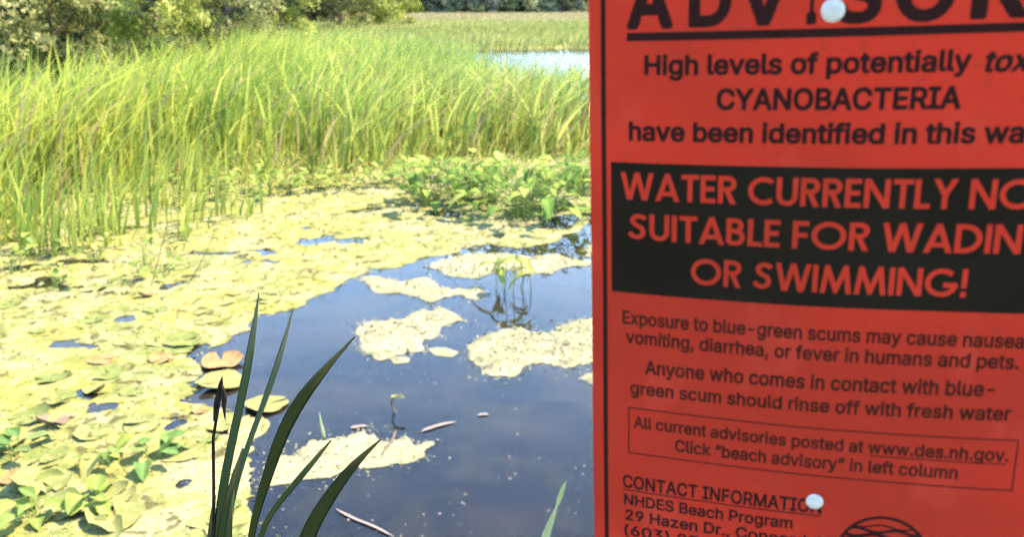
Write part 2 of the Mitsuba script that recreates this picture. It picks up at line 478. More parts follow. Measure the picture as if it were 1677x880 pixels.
# loose tufts of reed standing out in the mat below the left bed
tuft = []
for _ in range(46):
    spot = at(rng.uniform(-110, 400), rng.uniform(300, 425))[:2]
    s_ = signed(FRONT, spot[None])[0]
    if -1.3 < s_ < .3:
        k = rng.integers(5, 14)
        tuft.append(np.column_stack([spot + rng.normal(0, .09, (k, 2)), np.full(k, np.clip(1.0 + .45 * s_, .45, 1))]))
tp = np.vstack(tuft)
k = len(tp)
m = np.abs(rng.normal(.3, .22, k)) + .05
a = rng.normal(.3, 1.0, k)
t2 = rng.uniform(size=(k, 1))
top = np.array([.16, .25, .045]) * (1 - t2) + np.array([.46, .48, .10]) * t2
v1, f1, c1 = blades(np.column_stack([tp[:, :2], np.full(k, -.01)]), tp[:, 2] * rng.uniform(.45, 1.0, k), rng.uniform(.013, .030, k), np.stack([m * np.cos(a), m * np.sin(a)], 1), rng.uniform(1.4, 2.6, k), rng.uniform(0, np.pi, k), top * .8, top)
f, v, c = np.vstack([f, f1 + len(v)]), np.vstack([v, v1]), np.vstack([c, c1])
# low lime growth along the foot of the reeds
N = 60000
P = np.column_stack([rng.uniform(-9, 9, N), rng.uniform(5, 12, N)])
q3 = np.column_stack([P, 0 * P[:, 0]])
px2 = azpx(P[:, 0], P[:, 1])
sd = signed(FRONT, P) + .7 * (soft(q3 * 1.7, 3, 40) - .5)
keep = (sd > -.12) & (sd < 1.1) & (px2 > -200) & (px2 < 1500) & (rng.uniform(size=N) < .25 + 1.3 * np.clip(soft(q3 * 3, 2, 41) - .35, 0, 1))
P, sd = P[keep], sd[keep]
n2 = len(P)
m = np.abs(rng.normal(.7, .4, n2))
a = rng.normal(.2, 1.3, n2)
t2 = np.clip(rng.normal(.5, .3, n2), 0, 1)[:, None]
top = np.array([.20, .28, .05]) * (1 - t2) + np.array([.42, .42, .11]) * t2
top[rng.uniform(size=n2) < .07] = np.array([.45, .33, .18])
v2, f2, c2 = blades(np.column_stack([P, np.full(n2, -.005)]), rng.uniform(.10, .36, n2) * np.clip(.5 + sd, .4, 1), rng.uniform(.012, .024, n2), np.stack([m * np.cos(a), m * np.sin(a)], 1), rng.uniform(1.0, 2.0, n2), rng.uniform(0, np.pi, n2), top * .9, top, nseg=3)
f, v, c = np.vstack([f, f2 + len(v)]), np.vstack([v, v2]), np.vstack([c, c2])
single('reed_bed', (v, f), 'reed_mat', 'dense bright green bed of cattail reeds leaning right', 'reeds', kind='stuff', color=c)
print('reeds', n)

# meadow beyond the pond
N = 150000
r = 11.5 + (160 - 11.5) * rng.uniform(size=N) ** 1.5
th = rng.uniform(-.70, .62, N)
P = np.column_stack([r * np.sin(th), r * np.cos(th)])
z = terrain(P[:, 0], P[:, 1])
keep = z > -.06
P, r, z = P[keep], r[keep], z[keep]
n = len(P)
straw = np.clip((r - 80 + rng.normal(0, 5, n)) / 10, 0, 1)[:, None]
t = np.clip(rng.normal(.5, .3, n) + .8 * (soft(np.column_stack([P * .12, 0 * P[:, 0]]), 2, 2) - .5), 0, 1)[:, None]
green = np.array([.19, .235, .06]) * (1 - t) + np.array([.42, .40, .15]) * t
gold = np.array([.27, .24, .12]) * (1 - t) + np.array([.40, .35, .19]) * t
c1 = green * (1 - straw) + gold * straw
hh = rng.uniform(.22, .50, n)
w = np.maximum(.012, r * .0011 * rng.uniform(.8, 1.8, n))
m = np.abs(rng.normal(.25, .2, n))
lean = np.stack([m, rng.normal(0, .2, n)], 1)
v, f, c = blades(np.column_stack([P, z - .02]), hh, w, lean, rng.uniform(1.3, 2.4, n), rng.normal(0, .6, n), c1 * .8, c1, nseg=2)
single('meadow_grass', (v, f), 'reed_mat', 'low marsh meadow, green then straw coloured, beyond the pond', 'grass', kind='stuff', color=c)


# ------------------------------------------------------------------ bushes and trees
def crown(rng, radii, center, clumps, per, leaf, pal, hollow=.45, spread=.22):
    """leaf-sized faces in uneven clumps through an ellipsoid"""
    d = rng.normal(size=(clumps, 3))
    d /= np.linalg.norm(d, axis=1, keepdims=True)
    d[:, 2] = np.where(d[:, 2] < -.75, -d[:, 2], d[:, 2])
    rr = rng.uniform(hollow, 1.0, clumps) ** .6 * (.75 + .5 * soft(d * 2.2 + rng.uniform(0, 50), 2))
    cc = d * rr[:, None] * radii + center
    size = rng.uniform(.6, 1.35, clumps) * spread * np.mean(radii)
    k = np.repeat(np.arange(clumps), per)
    off = rng.normal(size=(len(k), 3))
    off *= (rng.uniform(size=(len(k), 1)) ** .45) / np.linalg.norm(off, axis=1, keepdims=True)
    P = cc[k] + off * size[k][:, None] * [1.1, 1.1, .8]
    P[:, 2] = np.maximum(P[:, 2], .05)
    n = len(P)
    a = rng.normal(size=(n, 3))
    a /= np.linalg.norm(a, axis=1, keepdims=True)
    b = np.cross(a, rng.normal(size=(n, 3)))
    b /= np.linalg.norm(b, axis=1, keepdims=True)
    s = leaf * rng.uniform(.6, 1.3, n)[:, None]
    v = np.stack([P - a * s, P - b * s * .5, P + a * s, P + b * s * .5], 1).reshape(-1, 3)
    i = np.arange(n)[:, None] * 4
    pal = np.asarray(pal)
    tc = np.clip(rng.uniform(size=clumps)[k] * .8 + rng.uniform(size=n) * .2, 0, .999)
    x = tc * (len(pal) - 1)
    j = x.astype(int)
    col = pal[j] * (1 - (x - j))[:, None] + pal[np.minimum(j + 1, len(pal) - 1)] * (x - j)[:, None]
    return v, np.vstack([i + [0, 1, 2], i + [0, 2, 3]]), np.repeat(col, 4, axis=0)


def limbs(rng, height, spread, r0, count, low=.1):
    out = [tube([[0, 0, -.3], [.03 * spread, 0, height * .35], [-.04 * spread, .05 * spread, height * .85]], [r0, r0 * .75, r0 * .25])]
    for i in range(count):
        a, s = rng.uniform(0, 2 * np.pi), rng.uniform(low, .6)
        d = np.array([math.cos(a), math.sin(a), 0])
        p0 = np.array([0, 0, height * s])
        out.append(tube([p0, p0 + d * spread * .35 + [0, 0, height * .16], p0 + d * spread * rng.uniform(.6, .95) + [0, 0, height * rng.uniform(.2, .4)]],
                        [r0 * .5, r0 * .35, r0 * .1], 5))
    return join(out)


YEL = [[.08, .10, .02], [.20, .23, .045], [.34, .36, .08], [.46, .46, .14]]
OLV = [[.036, .040, .014], [.09, .10, .03], [.22, .225, .075], [.42, .41, .18]]
DRK = [[.03, .04, .02], [.07, .085, .04], [.12, .14, .06]]
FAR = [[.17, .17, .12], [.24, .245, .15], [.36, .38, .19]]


def woody(name, label, cat, px, d, height, radius, pal, seed, clumps=70, per=90, leaf=.075, group=None, trunk='stems', zc=.52, trunk_r=.07):
    rng = np.random.default_rng(seed)
    a = at_y(px, 200, d)
    x, y = a[0], d
    z = float(terrain(np.array([x]), np.array([y]))[0])
    key = thing(name, label, cat, group)
    v, f, c = crown(rng, np.array([radius, radius, height * .52]), np.array([0, 0, height * zc]), clumps, per, leaf, pal)
    part(key, 'crown', (v + [x, y, z], f), 'crown_mat', color=c)
    tv, tf = limbs(rng, height * .85, radius, trunk_r, 9)
    part(key, trunk, (tv + [x, y, z], tf), 'bark_mat', smooth=50)


woody('bush', 'large olive green bush at the left edge behind the reeds, dark and bare inside', 'bush', -20, 14.2, 2.7, 1.25, OLV, 1, 95, 110, .05, trunk_r=.06)
woody('bush', 'grey-green bush with brown gaps at the top left, second from the left', 'bush', 105, 15.2, 2.5, 1.0, OLV, 2, 85, 110, .048, trunk_r=.05)
woody('bush', 'round yellow-green willow bush, brightest of those at the top left', 'bush', 272, 18.0, 2.6, 1.0, YEL, 3, 90, 110, .05, trunk_r=.05)
woody('bush', 'dull brown-green shrub in the gap between the grey-green and the yellow bush', 'bush', 185, 19.5, 2.4, 1.1, DRK, 4, 75, 110, .06, trunk_r=.05)
woody('bush', 'olive shrub just right of the yellow-green willow bush', 'bush', 385, 31, 3.0, 1.9, OLV, 5, 60, 90, .085)
woody('bush', 'dark bush glimpsed behind the two large bushes at the far left', 'bush', 40, 27, 3.4, 2.6, DRK, 14, 80, 100, .09)
woody('bush', 'dark bush glimpsed behind the yellow-green willow bush', 'bush', 300, 38, 3.8, 3.2, DRK, 15, 80, 100, .12)
woody('bush', 'dark bush behind the olive shrub, at the left end of the tree line', 'bush', 425, 50, 4.0, 3.0, DRK, 16, 80, 100, .14)
woody('bush', 'yellowish shrub behind the reeds, second right of the bright willow bush', 'bush', 470, 42, 3.4, 2.2, YEL, 6, 55, 80, .11)
woody('bush', 'dark shrub standing behind the yellowish shrub at the top', 'bush', 515, 55, 4.0, 2.6, DRK, 7, 55, 80, .14)
woody('bush', 'low yellow-green shrub in front of the dark trees, farthest right of the shrubs', 'bush', 632, 66, 2.6, 3.0, YEL, 8, 50, 80, .14)
woody('bush', 'pale olive shrub at the left end of the straw meadow', 'bush', 565, 60, 3.0, 2.6, OLV, 9, 50, 80, .14)
rt = np.random.default_rng(77)
SEEN = ['first', 'second', 'third', 'fourth', 'fifth', 'sixth', 'seventh', 'eighth', 'ninth', 'tenth']
for i in range(12):
    px = 440 + 44 * i
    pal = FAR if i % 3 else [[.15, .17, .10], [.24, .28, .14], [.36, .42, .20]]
    if px < 640:
        lab = f'dark tree of the far wood edge peeping past the nearer shrubs, {SEEN[i]} from the left'
    elif px < 965:
        lab = f'dark far tree beyond the straw strip, {SEEN[(px - 640) // 44]} from the right end of the shrubs'
    woody('far_tree', lab, 'tree', px + rt.uniform(-9, 9), 152 + rt.uniform(-4, 6), rt.uniform(8, 11), rt.uniform(3.4, 4.4), pal, 100 + i, 75, 70, .42, 'trees of the far wood edge', 'trunk', .40, .2)
# the wood goes on as one mass behind them and to both sides
rw = np.random.default_rng(78)
mass = []
for i in range(70):
    th = rw.uniform(-.75, .55)
    d = rw.uniform(157, 172)
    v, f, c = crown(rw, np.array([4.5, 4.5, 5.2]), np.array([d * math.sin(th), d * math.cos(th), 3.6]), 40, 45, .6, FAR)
    mass.append((v, f, c))
mv, mf = join([(a, b) for a, b, _ in mass])
single('far_wood', (mv, mf), 'crown_mat', 'dark wood closing the view beyond the meadow', 'wood', kind='stuff', color=np.vstack([c for _, _, c in mass]))


# ------------------------------------------------------------------ lily pads
ORD = ['first', 'second', 'third', 'fourth', 'fifth', 'sixth', 'seventh', 'eighth', 'ninth', 'tenth', 'eleventh', 'twelfth', 'thirteenth', 'fourteenth', 'fifteenth']
def pad_mesh(rng, r, wavy, curl, sides=22):
    """a round floating leaf with a notch, wavy rim, slightly raised"""
    notch = rng.uniform(.10, .25)
    a = np.linspace(notch, 2 * np.pi - notch, sides)
    rings = np.array([.0, .35, .7, .9, 1.0])
    rr = r * (1 + .05 * np.sin(3 * a + rng.uniform(0, 6)) + .03 * np.sin(7 * a + rng.uniform(0, 6)))
    v = []
    ph = rng.uniform(0, 6)
    for q in rings:
        z = .006 + r * wavy * q ** 3 * (np.sin(3 * a + ph) * .6 + np.sin(5 * a + ph * 2) * .4 + .35) + r * curl * q ** 4 * (np.cos(a - ph) > .2) * np.cos(a - ph)
        v.append(np.stack([rr * q * np.cos(a), rr * q * np.sin(a), z], 1))
    top = np.vstack(v)
    top[:, 2] = np.maximum(top[:, 2], .004)
    f = grid(sides - 1, len(rings) - 1)
    bottom = top - [0, 0, .0018]
    n = len(top)
    rim = np.arange(n - sides, n - 1)
    wall = np.vstack([np.stack([rim, rim + 1 + n, rim + 1], 1), np.stack([rim, rim + n, rim + 1 + n], 1)])
    return np.vstack([top, bottom]), np.vstack([f, f[:, ::-1] + n, wall])


def pad_mat(name, a, b, vein):
    def col(p, n, uv):
        c = mix(a, b, fbm(p.x * 22, p.y * 22, 4))
        return mix(c, vein, smoothstep(.66, .82, noise(p.x * 75, p.y * 75, 6)) * .6)
    scene[name] = {'type': 'twosided', 'bsdf': {'type': 'principled', 'base_color': proc(col), 'roughness': .7, 'specular': .15}}


pad_mat('pad_yellow_mat', [.12, .13, .033], [.18, .172, .055], [.22, .20, .09])
pad_mat('pad_green_mat', [.075, .10, .022], [.13, .145, .036], [.17, .16, .06])
pad_mat('pad_orange_mat', [.19, .105, .035], [.23, .155, .065], [.12, .065, .025])
pad_mat('pad_pink_mat', [.12, .085, .055], [.17, .125, .085], [.09, .055, .035])


def pad(px, py, wpx, mat, label, group=None, wavy=.10, curl=.15, seed=0, lift=.012):
    rng = np.random.default_rng(seed)
    c = at(px, py, .01)
    depth = (c - EYE) @ FWD
    v, f = pad_mesh(rng, .5 * wpx * depth / FPX, wavy, curl)
    a = rng.uniform(0, 2 * np.pi)
    Rm = np.array([[math.cos(a), -math.sin(a), 0], [math.sin(a), math.cos(a), 0], [0, 0, 1]])
    single('lily_pad', (v @ Rm.T + [c[0], c[1], lift], f), mat, label, 'lily pad', group, smooth=40)


pad(363, 594, 66, 'pad_orange_mat', 'orange lily pad at the edge of the mat beside the cattail leaf', seed=1)
pad(362, 625, 82, 'pad_yellow_mat', 'yellow lily pad just below the orange pad, behind the dark seed spike', seed=2, lift=.004)
pad(436, 662, 70, 'pad_yellow_mat', 'yellow lily pad on the water between two cattail leaves', seed=3, wavy=.05, lift=.003)
pad(88, 691, 56, 'pad_pink_mat', 'curled pinkish lily pad with a pale shiny back at the lower left', seed=4, curl=.5)
pad(168, 592, 40, 'pad_orange_mat', 'small orange lily pad in the middle of the duckweed on the left', seed=5)
pad(24, 786, 44, 'pad_orange_mat', 'orange lily pad nearest the left edge at the bottom', seed=6)
pad(70, 792, 92, 'pad_yellow_mat', 'large bright yellow lily pad at the lower left, tilted up', seed=8, curl=.45, wavy=.16)
pad(265, 590, 40, 'pad_orange_mat', 'small orange lily pad left of the one at the mat edge', seed=9)
pad(240, 485, 26, 'pad_orange_mat', 'orange lily pad farthest back on the duckweed', seed=10, curl=.6)
pad(190, 850, 90, 'pad_yellow_mat', 'broad yellow lily pad at the bottom of the picture', seed=12, curl=.3, wavy=.14)
pad(300, 560, 60, 'pad_green_mat', 'green lily pad beside the dark gap at the mat edge', seed=13)
rp = np.random.default_rng(41)
def where(px, py):
    row = 'at the bottom' if py > 780 else 'at mid height' if py > 620 else 'above orange pads' if py > 520 else 'far back'
    col = 'by the left edge' if px < 90 else 'left of the leaf clump' if px < 200 else 'near open water' if px > 330 else 'mid mat'
    return row + ' ' + col


def looks(size, curl):
    return ('large' if size > 78 else 'small' if size < 52 else 'middling') + (' upturned' if curl > .28 else ' wavy' if curl > .14 else ' flat')


cnt, pads = 0, []
while cnt < 72:
    px, py = rp.uniform(-60, 560), rp.uniform(395, 900)
    g = at(px, py)
    s = signed(MAT, g[None, :2])[0]
    if s < .02 or (py < 480 and rp.uniform() < .5):
        continue
    size = rp.uniform(.05, .11) * FPX * 2 / ((g - EYE) @ FWD) * .8
    k = rp.uniform()
    curl, wavy = rp.uniform(0, 1) ** 2.2 * .42, rp.uniform(.03, .12)
    hue, mat, size = ('yellow', 'pad_yellow_mat', size) if k < .58 else ('green', 'pad_green_mat', size) if k < .94 else ('orange', 'pad_orange_mat', size * .75)
    pads.append((px, py, size, mat, f'{looks(size, curl)} {hue} lily pad {where(px, py)}', wavy, curl, 200 + cnt))
    cnt += 1
pads.sort()
for a in pads:
    twins = [b for b in pads if b[4] == a[4]]
    lab = a[4] + (f', {ORD[twins.index(a)]} from left' if len(twins) > 1 else '')
    pad(*a[:4], lab, 'lily pads scattered in the duckweed mat', a[5], a[6], a[7], .005)


# ------------------------------------------------------------------ broad-leaved water plants
def broad_leaf(rng, base, tip_dir, length, width, droop, fold, col):
    """an ovate leaf blade with a folded midrib, thin"""
    nl, t = 7, np.linspace(0, 1, 8)
    d = np.array([tip_dir[0], tip_dir[1], 0.0])
    side = np.array([-d[1], d[0], 0.0])
    up = tip_dir[2]
    mid = base + np.outer(t * length, d) * math.cos(up) + np.outer(length * (t * math.sin(up) - droop * t ** 2), [0, 0, 1])
    prof = width / 2 * np.interp(t, [0, .08, .3, .6, .85, 1], [.15, .75, 1, .82, .42, .02])
    rows = []
    for s in (-1, -.5, 0, .5, 1):
        rows.append(mid + np.outer(prof * s, side) + np.outer(prof * abs(s) * fold + .06 * width * np.sin(t * 9 + s * 2) * abs(s), [0, 0, 1]))
    v = np.stack(rows, 1).reshape(-1, 3)
    c = np.tile(col, (len(v), 1)) * (1 + .12 * np.sin(np.arange(len(v)) * 1.7))[:, None]
    mid_i = np.arange(len(v)) % 5 == 2
    c[mid_i] = c[mid_i] * 1.25 + .02
    return v, grid(4, nl), np.clip(c, 0, .9)


def water_plant(px, py, label, count, hgt, leaf, seed, pal, group=None, flat=.5, name='water_plant', cat='water plant', spread=.35, low=.45):
    rng = np.random.default_rng(seed)
    c = at(px, py)
    key = thing(name, label, cat, group)
    stems = []
    for i in range(count):
        a = rng.uniform(0, 2 * np.pi)
        d = np.array([math.cos(a), math.sin(a)])
        foot = np.array([c[0], c[1], -.02]) + np.append(d * rng.uniform(0, .3) * hgt, 0)
        H_ = hgt * rng.uniform(low, 1.0)
        top = foot + np.append(d * hgt * spread * rng.uniform(.3, 1.2), H_)
        stems.append(tube(spline([foot, foot + np.append(d * hgt * .05, H_ * .6), top], 5), np.linspace(.0045, .003, 5) * (hgt / .3) ** .5, 5))
        L = leaf * rng.uniform(.7, 1.25)
        col = np.asarray(pal[rng.integers(len(pal))]) * rng.uniform(.85, 1.15)
        aa = a + rng.normal(0, .6)
        v, f, cc = broad_leaf(rng, top, (math.cos(aa), math.sin(aa), rng.normal(flat, .35)), L, L * rng.uniform(.45, .68), rng.uniform(.15, .55), rng.uniform(.1, .6), col)
        part(key, 'leaf', (v, f), 'plant_mat', smooth=True, color=cc)
    part(key, 'stem', join(stems), 'stem_mat', smooth=True)


scene['stem_mat'] = {'type': 'twosided', 'bsdf': {'type': 'diffuse', 'reflectance': proc(lambda p, n, uv: mix([.10, .15, .04], [.20, .24, .07], noise(p.x * 40, p.y * 40, p.z * 20)))}}
GREEN = [[.12, .20, .04], [.19, .27, .055], [.27, .34, .075], [.09, .15, .035]]
LIME = [[.24, .28, .06], [.19, .25, .055], [.30, .30, .09], [.14, .20, .05]]
LEAFY = [
    (700, 338, 'dark leafy water plant at the left end of the clump beyond the open water', 40, .44, .19), (752, 324, 'leafy water plant second from the left in the clump beyond the open water', 38, .44, .18),
    (805, 336, 'leafy water plant in the middle of the clump beyond the open water', 34, .36, .18), (858, 358, 'tallest dark leafy plant of the clump, standing at the water edge', 48, .50, .19),
    (905, 350, 'leafy water plant right of the tallest one, near the notice', 36, .40, .18), (950, 322, 'leafy water plant half hidden by the red notice', 36, .42, .18)]
for i, (px, py, lab, cnt, hg, lf) in enumerate(LEAFY):
    water_plant(px, py, lab, cnt, hg * .92, lf * .88, 300 + i, GREEN, spread=.75, low=.2)
for i, (px, py) in enumerate(sorted([(405, 318), (440, 322), (470, 312), (510, 308), (560, 310), (610, 306), (650, 304), (690, 296), (740, 292), (830, 296), (890, 300), (360, 312), (780, 300), (930, 296), (955, 300)])):
    water_plant(px, py, f'low lime green water plant along the foot of the reeds, {ORD[i]} from the left', 16, .24, .11, 340 + i, LIME + GREEN[1:3], 'lime plants along the reed foot', spread=.7, low=.2)
for i, (px, py, h_) in enumerate(sorted([(160, 430, .2), (110, 415, .22), (60, 420, .24), (235, 440, .2), (275, 455, .16), (205, 470, .14), (20, 450, .2), (250, 330, .24), (300, 330, .2), (140, 390, .24), (90, 470, .14)])):
    water_plant(px, py, f'small yellowish plant in the duckweed below the left reeds, {ORD[i]} from the left', 9, h_, .085, 380 + i, LIME, 'small plants in the duckweed below the left reeds', spread=.8, low=.15)
water_plant(252, 760, 'clump of broad folded green leaves at the lower left, by the dark gap', 9, .10, .115, 401, [[.09, .16, .045], [.115, .18, .05], [.15, .19, .06]], flat=.2)
water_plant(178, 765, 'pointed green and yellow leaves left of the folded leaf clump', 7, .09, .11, 402, LIME + GREEN[:2], flat=.3)
water_plant(30, 750, 'green leaf clump at the left edge above the bottom corner', 8, .10, .11, 403, [[.085, .15, .045], [.13, .18, .06]], flat=.3)
water_plant(60, 850, 'yellow-green leaf clump in the bottom left corner', 9, .09, .11, 404, LIME, flat=.2)
water_plant(150, 830, 'dull green leaves between the bottom corner and the folded leaf clump', 8, .08, .10, 405, GREEN[1:3] + LIME[:2], flat=.2)

# the thin plant standing in open water: few upright stems, drooping leaves
rng = np.random.default_rng(55)
key = thing('stemmed_plant', 'sparse plant of thin upright stems standing in the open water before the notice', 'water plant')
st = []
for (bx, by, tx, ty) in [(812, 478, 810, 432), (822, 484, 830, 425), (838, 484, 842, 430), (848, 476, 862, 440), (868, 482, 866, 448), (828, 478, 818, 440), (856, 484, 852, 425)]:
    b = at(bx, by - 4)
    t_ = at_y(tx, ty, b[1] + rng.uniform(-.05, .05))
    st.append(tube(spline([b - [0, 0, .05], (b + t_) / 2 + [.01, 0, 0], t_], 6), .003, 5))
    for _ in range(rng.integers(1, 3)):
        a = rng.uniform(0, 6.3)
        v, f, cc = broad_leaf(rng, t_, (math.cos(a), math.sin(a), .25), rng.uniform(.12, .19), .06, .8, .4, np.array(LIME[rng.integers(4)]) * .9)
        part(key, 'leaf', (v, f), 'plant_mat', smooth=True, color=cc)
part(key, 'stem', join(st), 'stem_mat', smooth=True)

# dead stems and small floating things
for i, (pts, lab) in enumerate([
        ([(262, 345, .0), (266, 372, .0)], None),
        ([(300, 470, .0), (330, 428, .02), (350, 385, .12)], 'thin dead stem leaning right out of the far duckweed'),
        ([(244, 470, .0), (258, 430, .05), (272, 372, .14)], 'thin brown dead stem standing left of the leaning stem')]):
    if lab:
        p = []
        y0 = at(pts[0][0], pts[0][1])[1]
        p = [at_y(a, b, y0 + .02 * k) for k, (a, b, _) in enumerate(pts)]
        p[0] = p[0] - np.array([0, 0, .03])
        single('dead_stem', tube(spline(p, 8), np.linspace(.004, .0025, 8), 5), 'dead_stem_mat', lab, 'dead stem', smooth=True)


def floating(pix, rad, mat, name, label, cat, z=.006, flat=.35):
    pts = spline([at(a, b, z) for a, b in pix], 12)
    r = rad * np.interp(np.linspace(0, 1, 12), [0, .15, .8, 1], [.25, 1, .9, .15])
    v, f = tube(pts, r, 8)
    v[:, 2] = z + (v[:, 2] - z) * flat
    single(name, (v, f), mat, label, cat, smooth=True)


floating([(690, 707), (715, 698), (747, 691)], .010, 'straw_mat', 'floating_stick', 'pinkish stick floating on open water right of the nearest duckweed patch', 'stick')
floating([(550, 834), (580, 850), (610, 862), (645, 880)], .0062, 'straw_mat', 'floating_reed', 'pale pinkish dead reed blade floating at the bottom, right of the cattail', 'reed blade')
floating([(628, 742), (634, 730), (645, 716), (648, 704)], .005, 'dead_stem_mat', 'bent_twig', 'short brown twig lying over the nearest duckweed patch', 'twig', z=.03)
floating([(574, 702), (586, 699), (600, 698)], .012, 'straw_mat', 'floating_leaf', 'small pale leaf floating above the nearest duckweed patch', 'leaf')
floating([(782, 681), (792, 679), (800, 679)], .009, 'straw_mat', 'floating_scrap', 'small pale scrap floating alone in the middle of the open water', 'scrap')
# upright young shoot
b = at(532, 718)
key = thing('young_shoot', 'small upright pale green shoot by the nearest duckweed patch', 'shoot')
sh = [b - [0, 0, .03], at_y(527, 700, b[1]), at_y(523, 676, b[1] + .02)]
part(key, 'leaf', tube(spline(sh, 8), np.interp(np.linspace(0, 1, 8), [0, .4, 1], [.004, .008, .001]), 6), 'pale_leaf_mat', smooth=True)
# curled stem that dips back to the water
b = at(662, 676)
key = thing('curled_stem', 'curled brown stem bending over the water with a green tip', 'stem')
ys = b[1]
arc = [b - [0, 0, .02], at_y(645, 672, ys), at_y(641, 660, ys), at_y(648, 650, ys), at_y(660, 648, ys)]
part(key, 'stem', tube(spline(arc, 14), .0045, 6), 'dead_stem_mat', smooth=True)
v, f, cc = broad_leaf(np.random.default_rng(3), at_y(640, 650, ys), (1, 0, .1), .062, .030, .2, .2, np.array([.24, .30, .09]))
part(key, 'leaf', (v, f), 'plant_mat', smooth=True, color=cc)
# specks of froth and seeds
rng = np.random.default_rng(8)
n = 1500
pp = np.array([at(a, b)[:2] for a, b in zip(rng.uniform(420, 1250, n), 885 - 440 * rng.uniform(size=n) ** 1.2)])
drift = soft(np.column_stack([pp * [2.2, 3.5], 0 * pp[:, 0]]), 3, 90)
ok = (signed(MAT, pp) < -.03) & (rng.uniform(size=n) < np.clip((drift - .46) * 5, .03, 1))
single('floating_specks', flakes(pp[ok], .0012 + .0065 * rng.uniform(size=ok.sum()) ** 4, rng, .001, .1), 'straw_mat', 'pale specks of seed and froth scattered over the open water', 'specks', kind='stuff')


# ------------------------------------------------------------------ the foreground cattail
def cattail_leaf(points, widths, thick=.0022, n=44, side=None, keel=.18):
    """a long leaf with a lens-like section that follows the points"""
    p = spline(points, n * 3)
    for _ in range(60):
        p[1:-1] = p[1:-1] * .5 + (p[2:] + p[:-2]) * .25
    p = p[np.linspace(0, n * 3 - 1, n).astype(int)]
    at_ = np.concatenate([[0], np.cumsum(np.linalg.norm(np.diff(np.asarray(points), axis=0), axis=1))])
    w = np.interp(np.linspace(0, at_[-1], n), at_, widths)
    t = np.gradient(p, axis=0)
    t /= np.linalg.norm(t, axis=1, keepdims=True)
    view = np.array([0.25, -1.0, .25]) if side is None else np.asarray(side, float)
    s = np.cross(t, view)
    s /= np.linalg.norm(s, axis=1, keepdims=True)
    nn = np.cross(s, t)
    prof = [(-.5, 0), (-.25, .5), (0, .62), (.25, .5), (.5, 0), (.25, -.35), (0, -.2), (-.25, -.35)]
    v = np.stack([p + s * (w * a)[:, None] + nn * (np.minimum(w * keel, thick) * b * 1.0)[:, None] + nn * (w * keel * abs(a))[:, None] for a, b in prof], 1)
    k = len(prof)
    f = []
    for i in range(n - 1):
        for j in range(k):
            q = [i * k + j, i * k + (j + 1) % k, (i + 1) * k + (j + 1) % k, (i + 1) * k + j]
            f += [[q[0], q[1], q[2]], [q[0], q[2], q[3]]]
    uv = np.stack([np.tile([0, .25, .5, .75, 1, .75, .5, .25], n), np.repeat(np.linspace(0, 1, n), k)], 1)
    return v.reshape(-1, 3), np.array(f), uv


def px_leaf(pix, ys, foot, wpx, side=None):
    """leaf from its outline in the photo: pix tip first, ys the distance of tip and bottom"""
    yy = np.linspace(ys[0], ys[1], len(pix))
    pts = [at_y(a, b, y) for (a, b), y in zip(pix, yy)]
    wid = [.80 * w * ((p - EYE) @ FWD) / FPX for p, w in zip(pts, wpx)]
    pts += [np.array(foot) * .5 + pts[-1] * .5 + np.array([0, 0, .02]), np.array(foot)]
    wid += [wid[-1] * .95, wid[-1] * .7]
    # resample widths by position
    return cattail_leaf(pts[::-1], wid[::-1], side=side)


key = thing('cattail_plant', 'dark green cattail with long arching leaves in front of the pond', 'cattail')
F0 = np.array([-.40, 1.0, .02])
LEAVES = [
    ([(424, 480), (420, 530), (409, 580), (399, 655), (379, 716), (366, 790), (353, 880)], (1.05, 1.0), [2, 12, 17, 17, 17, 18, 20], F0),
    ([(481, 503), (466, 565), (452, 615), (427, 672), (405, 730), (384, 790), (362, 880)], (1.10, 1.0), [2, 12, 13, 11, 11, 14, 18], F0 + [.02, .02, 0]),
    ([(581, 552), (545, 592), (513, 625), (477, 660), (454, 723), (436, 791), (415, 850), (402, 885)], (.88, .99), [3, 15, 24, 28, 25, 20, 15, 14], F0 + [.05, -.06, 0]),
    ([(624, 720), (598, 738), (575, 762), (549, 798), (515, 850), (492, 885)], (.72, .87), [3, 14, 22, 28, 33, 36], F0 + [.08, -.08, .0]),
    ([(542, 722), (522, 744), (500, 772), (478, 802), (450, 828), (414, 885)], (.90, 1.0), [3, 11, 13, 13, 12, 12], F0 + [.06, -.03, 0]),
    ([(398, 735), (390, 765), (375, 800), (366, 840), (356, 885)], (.97, .97), [4, 11, 14, 16, 18], F0 + [.0, -.02, 0]),
    ([(384, 770), (380, 800), (374, 840), (368, 885)], (1.02, 1.0), [5, 12, 16, 20], F0 + [.01, .02, 0]),
    ([(352, 812), (346, 850), (340, 885)], (1.0, 1.0), [5, 10, 14], F0 + [-.02, .0, 0]),
]
for i, (pix, ys, wpx, foot) in enumerate(LEAVES):
    lv, lf_, luv = px_leaf(pix, ys, foot, wpx)
    part(key, 'leaf', (lv, lf_), 'cattail_light_mat' if i in (0, 1, 4, 6) else 'cattail_mat', smooth=True, uv=luv)
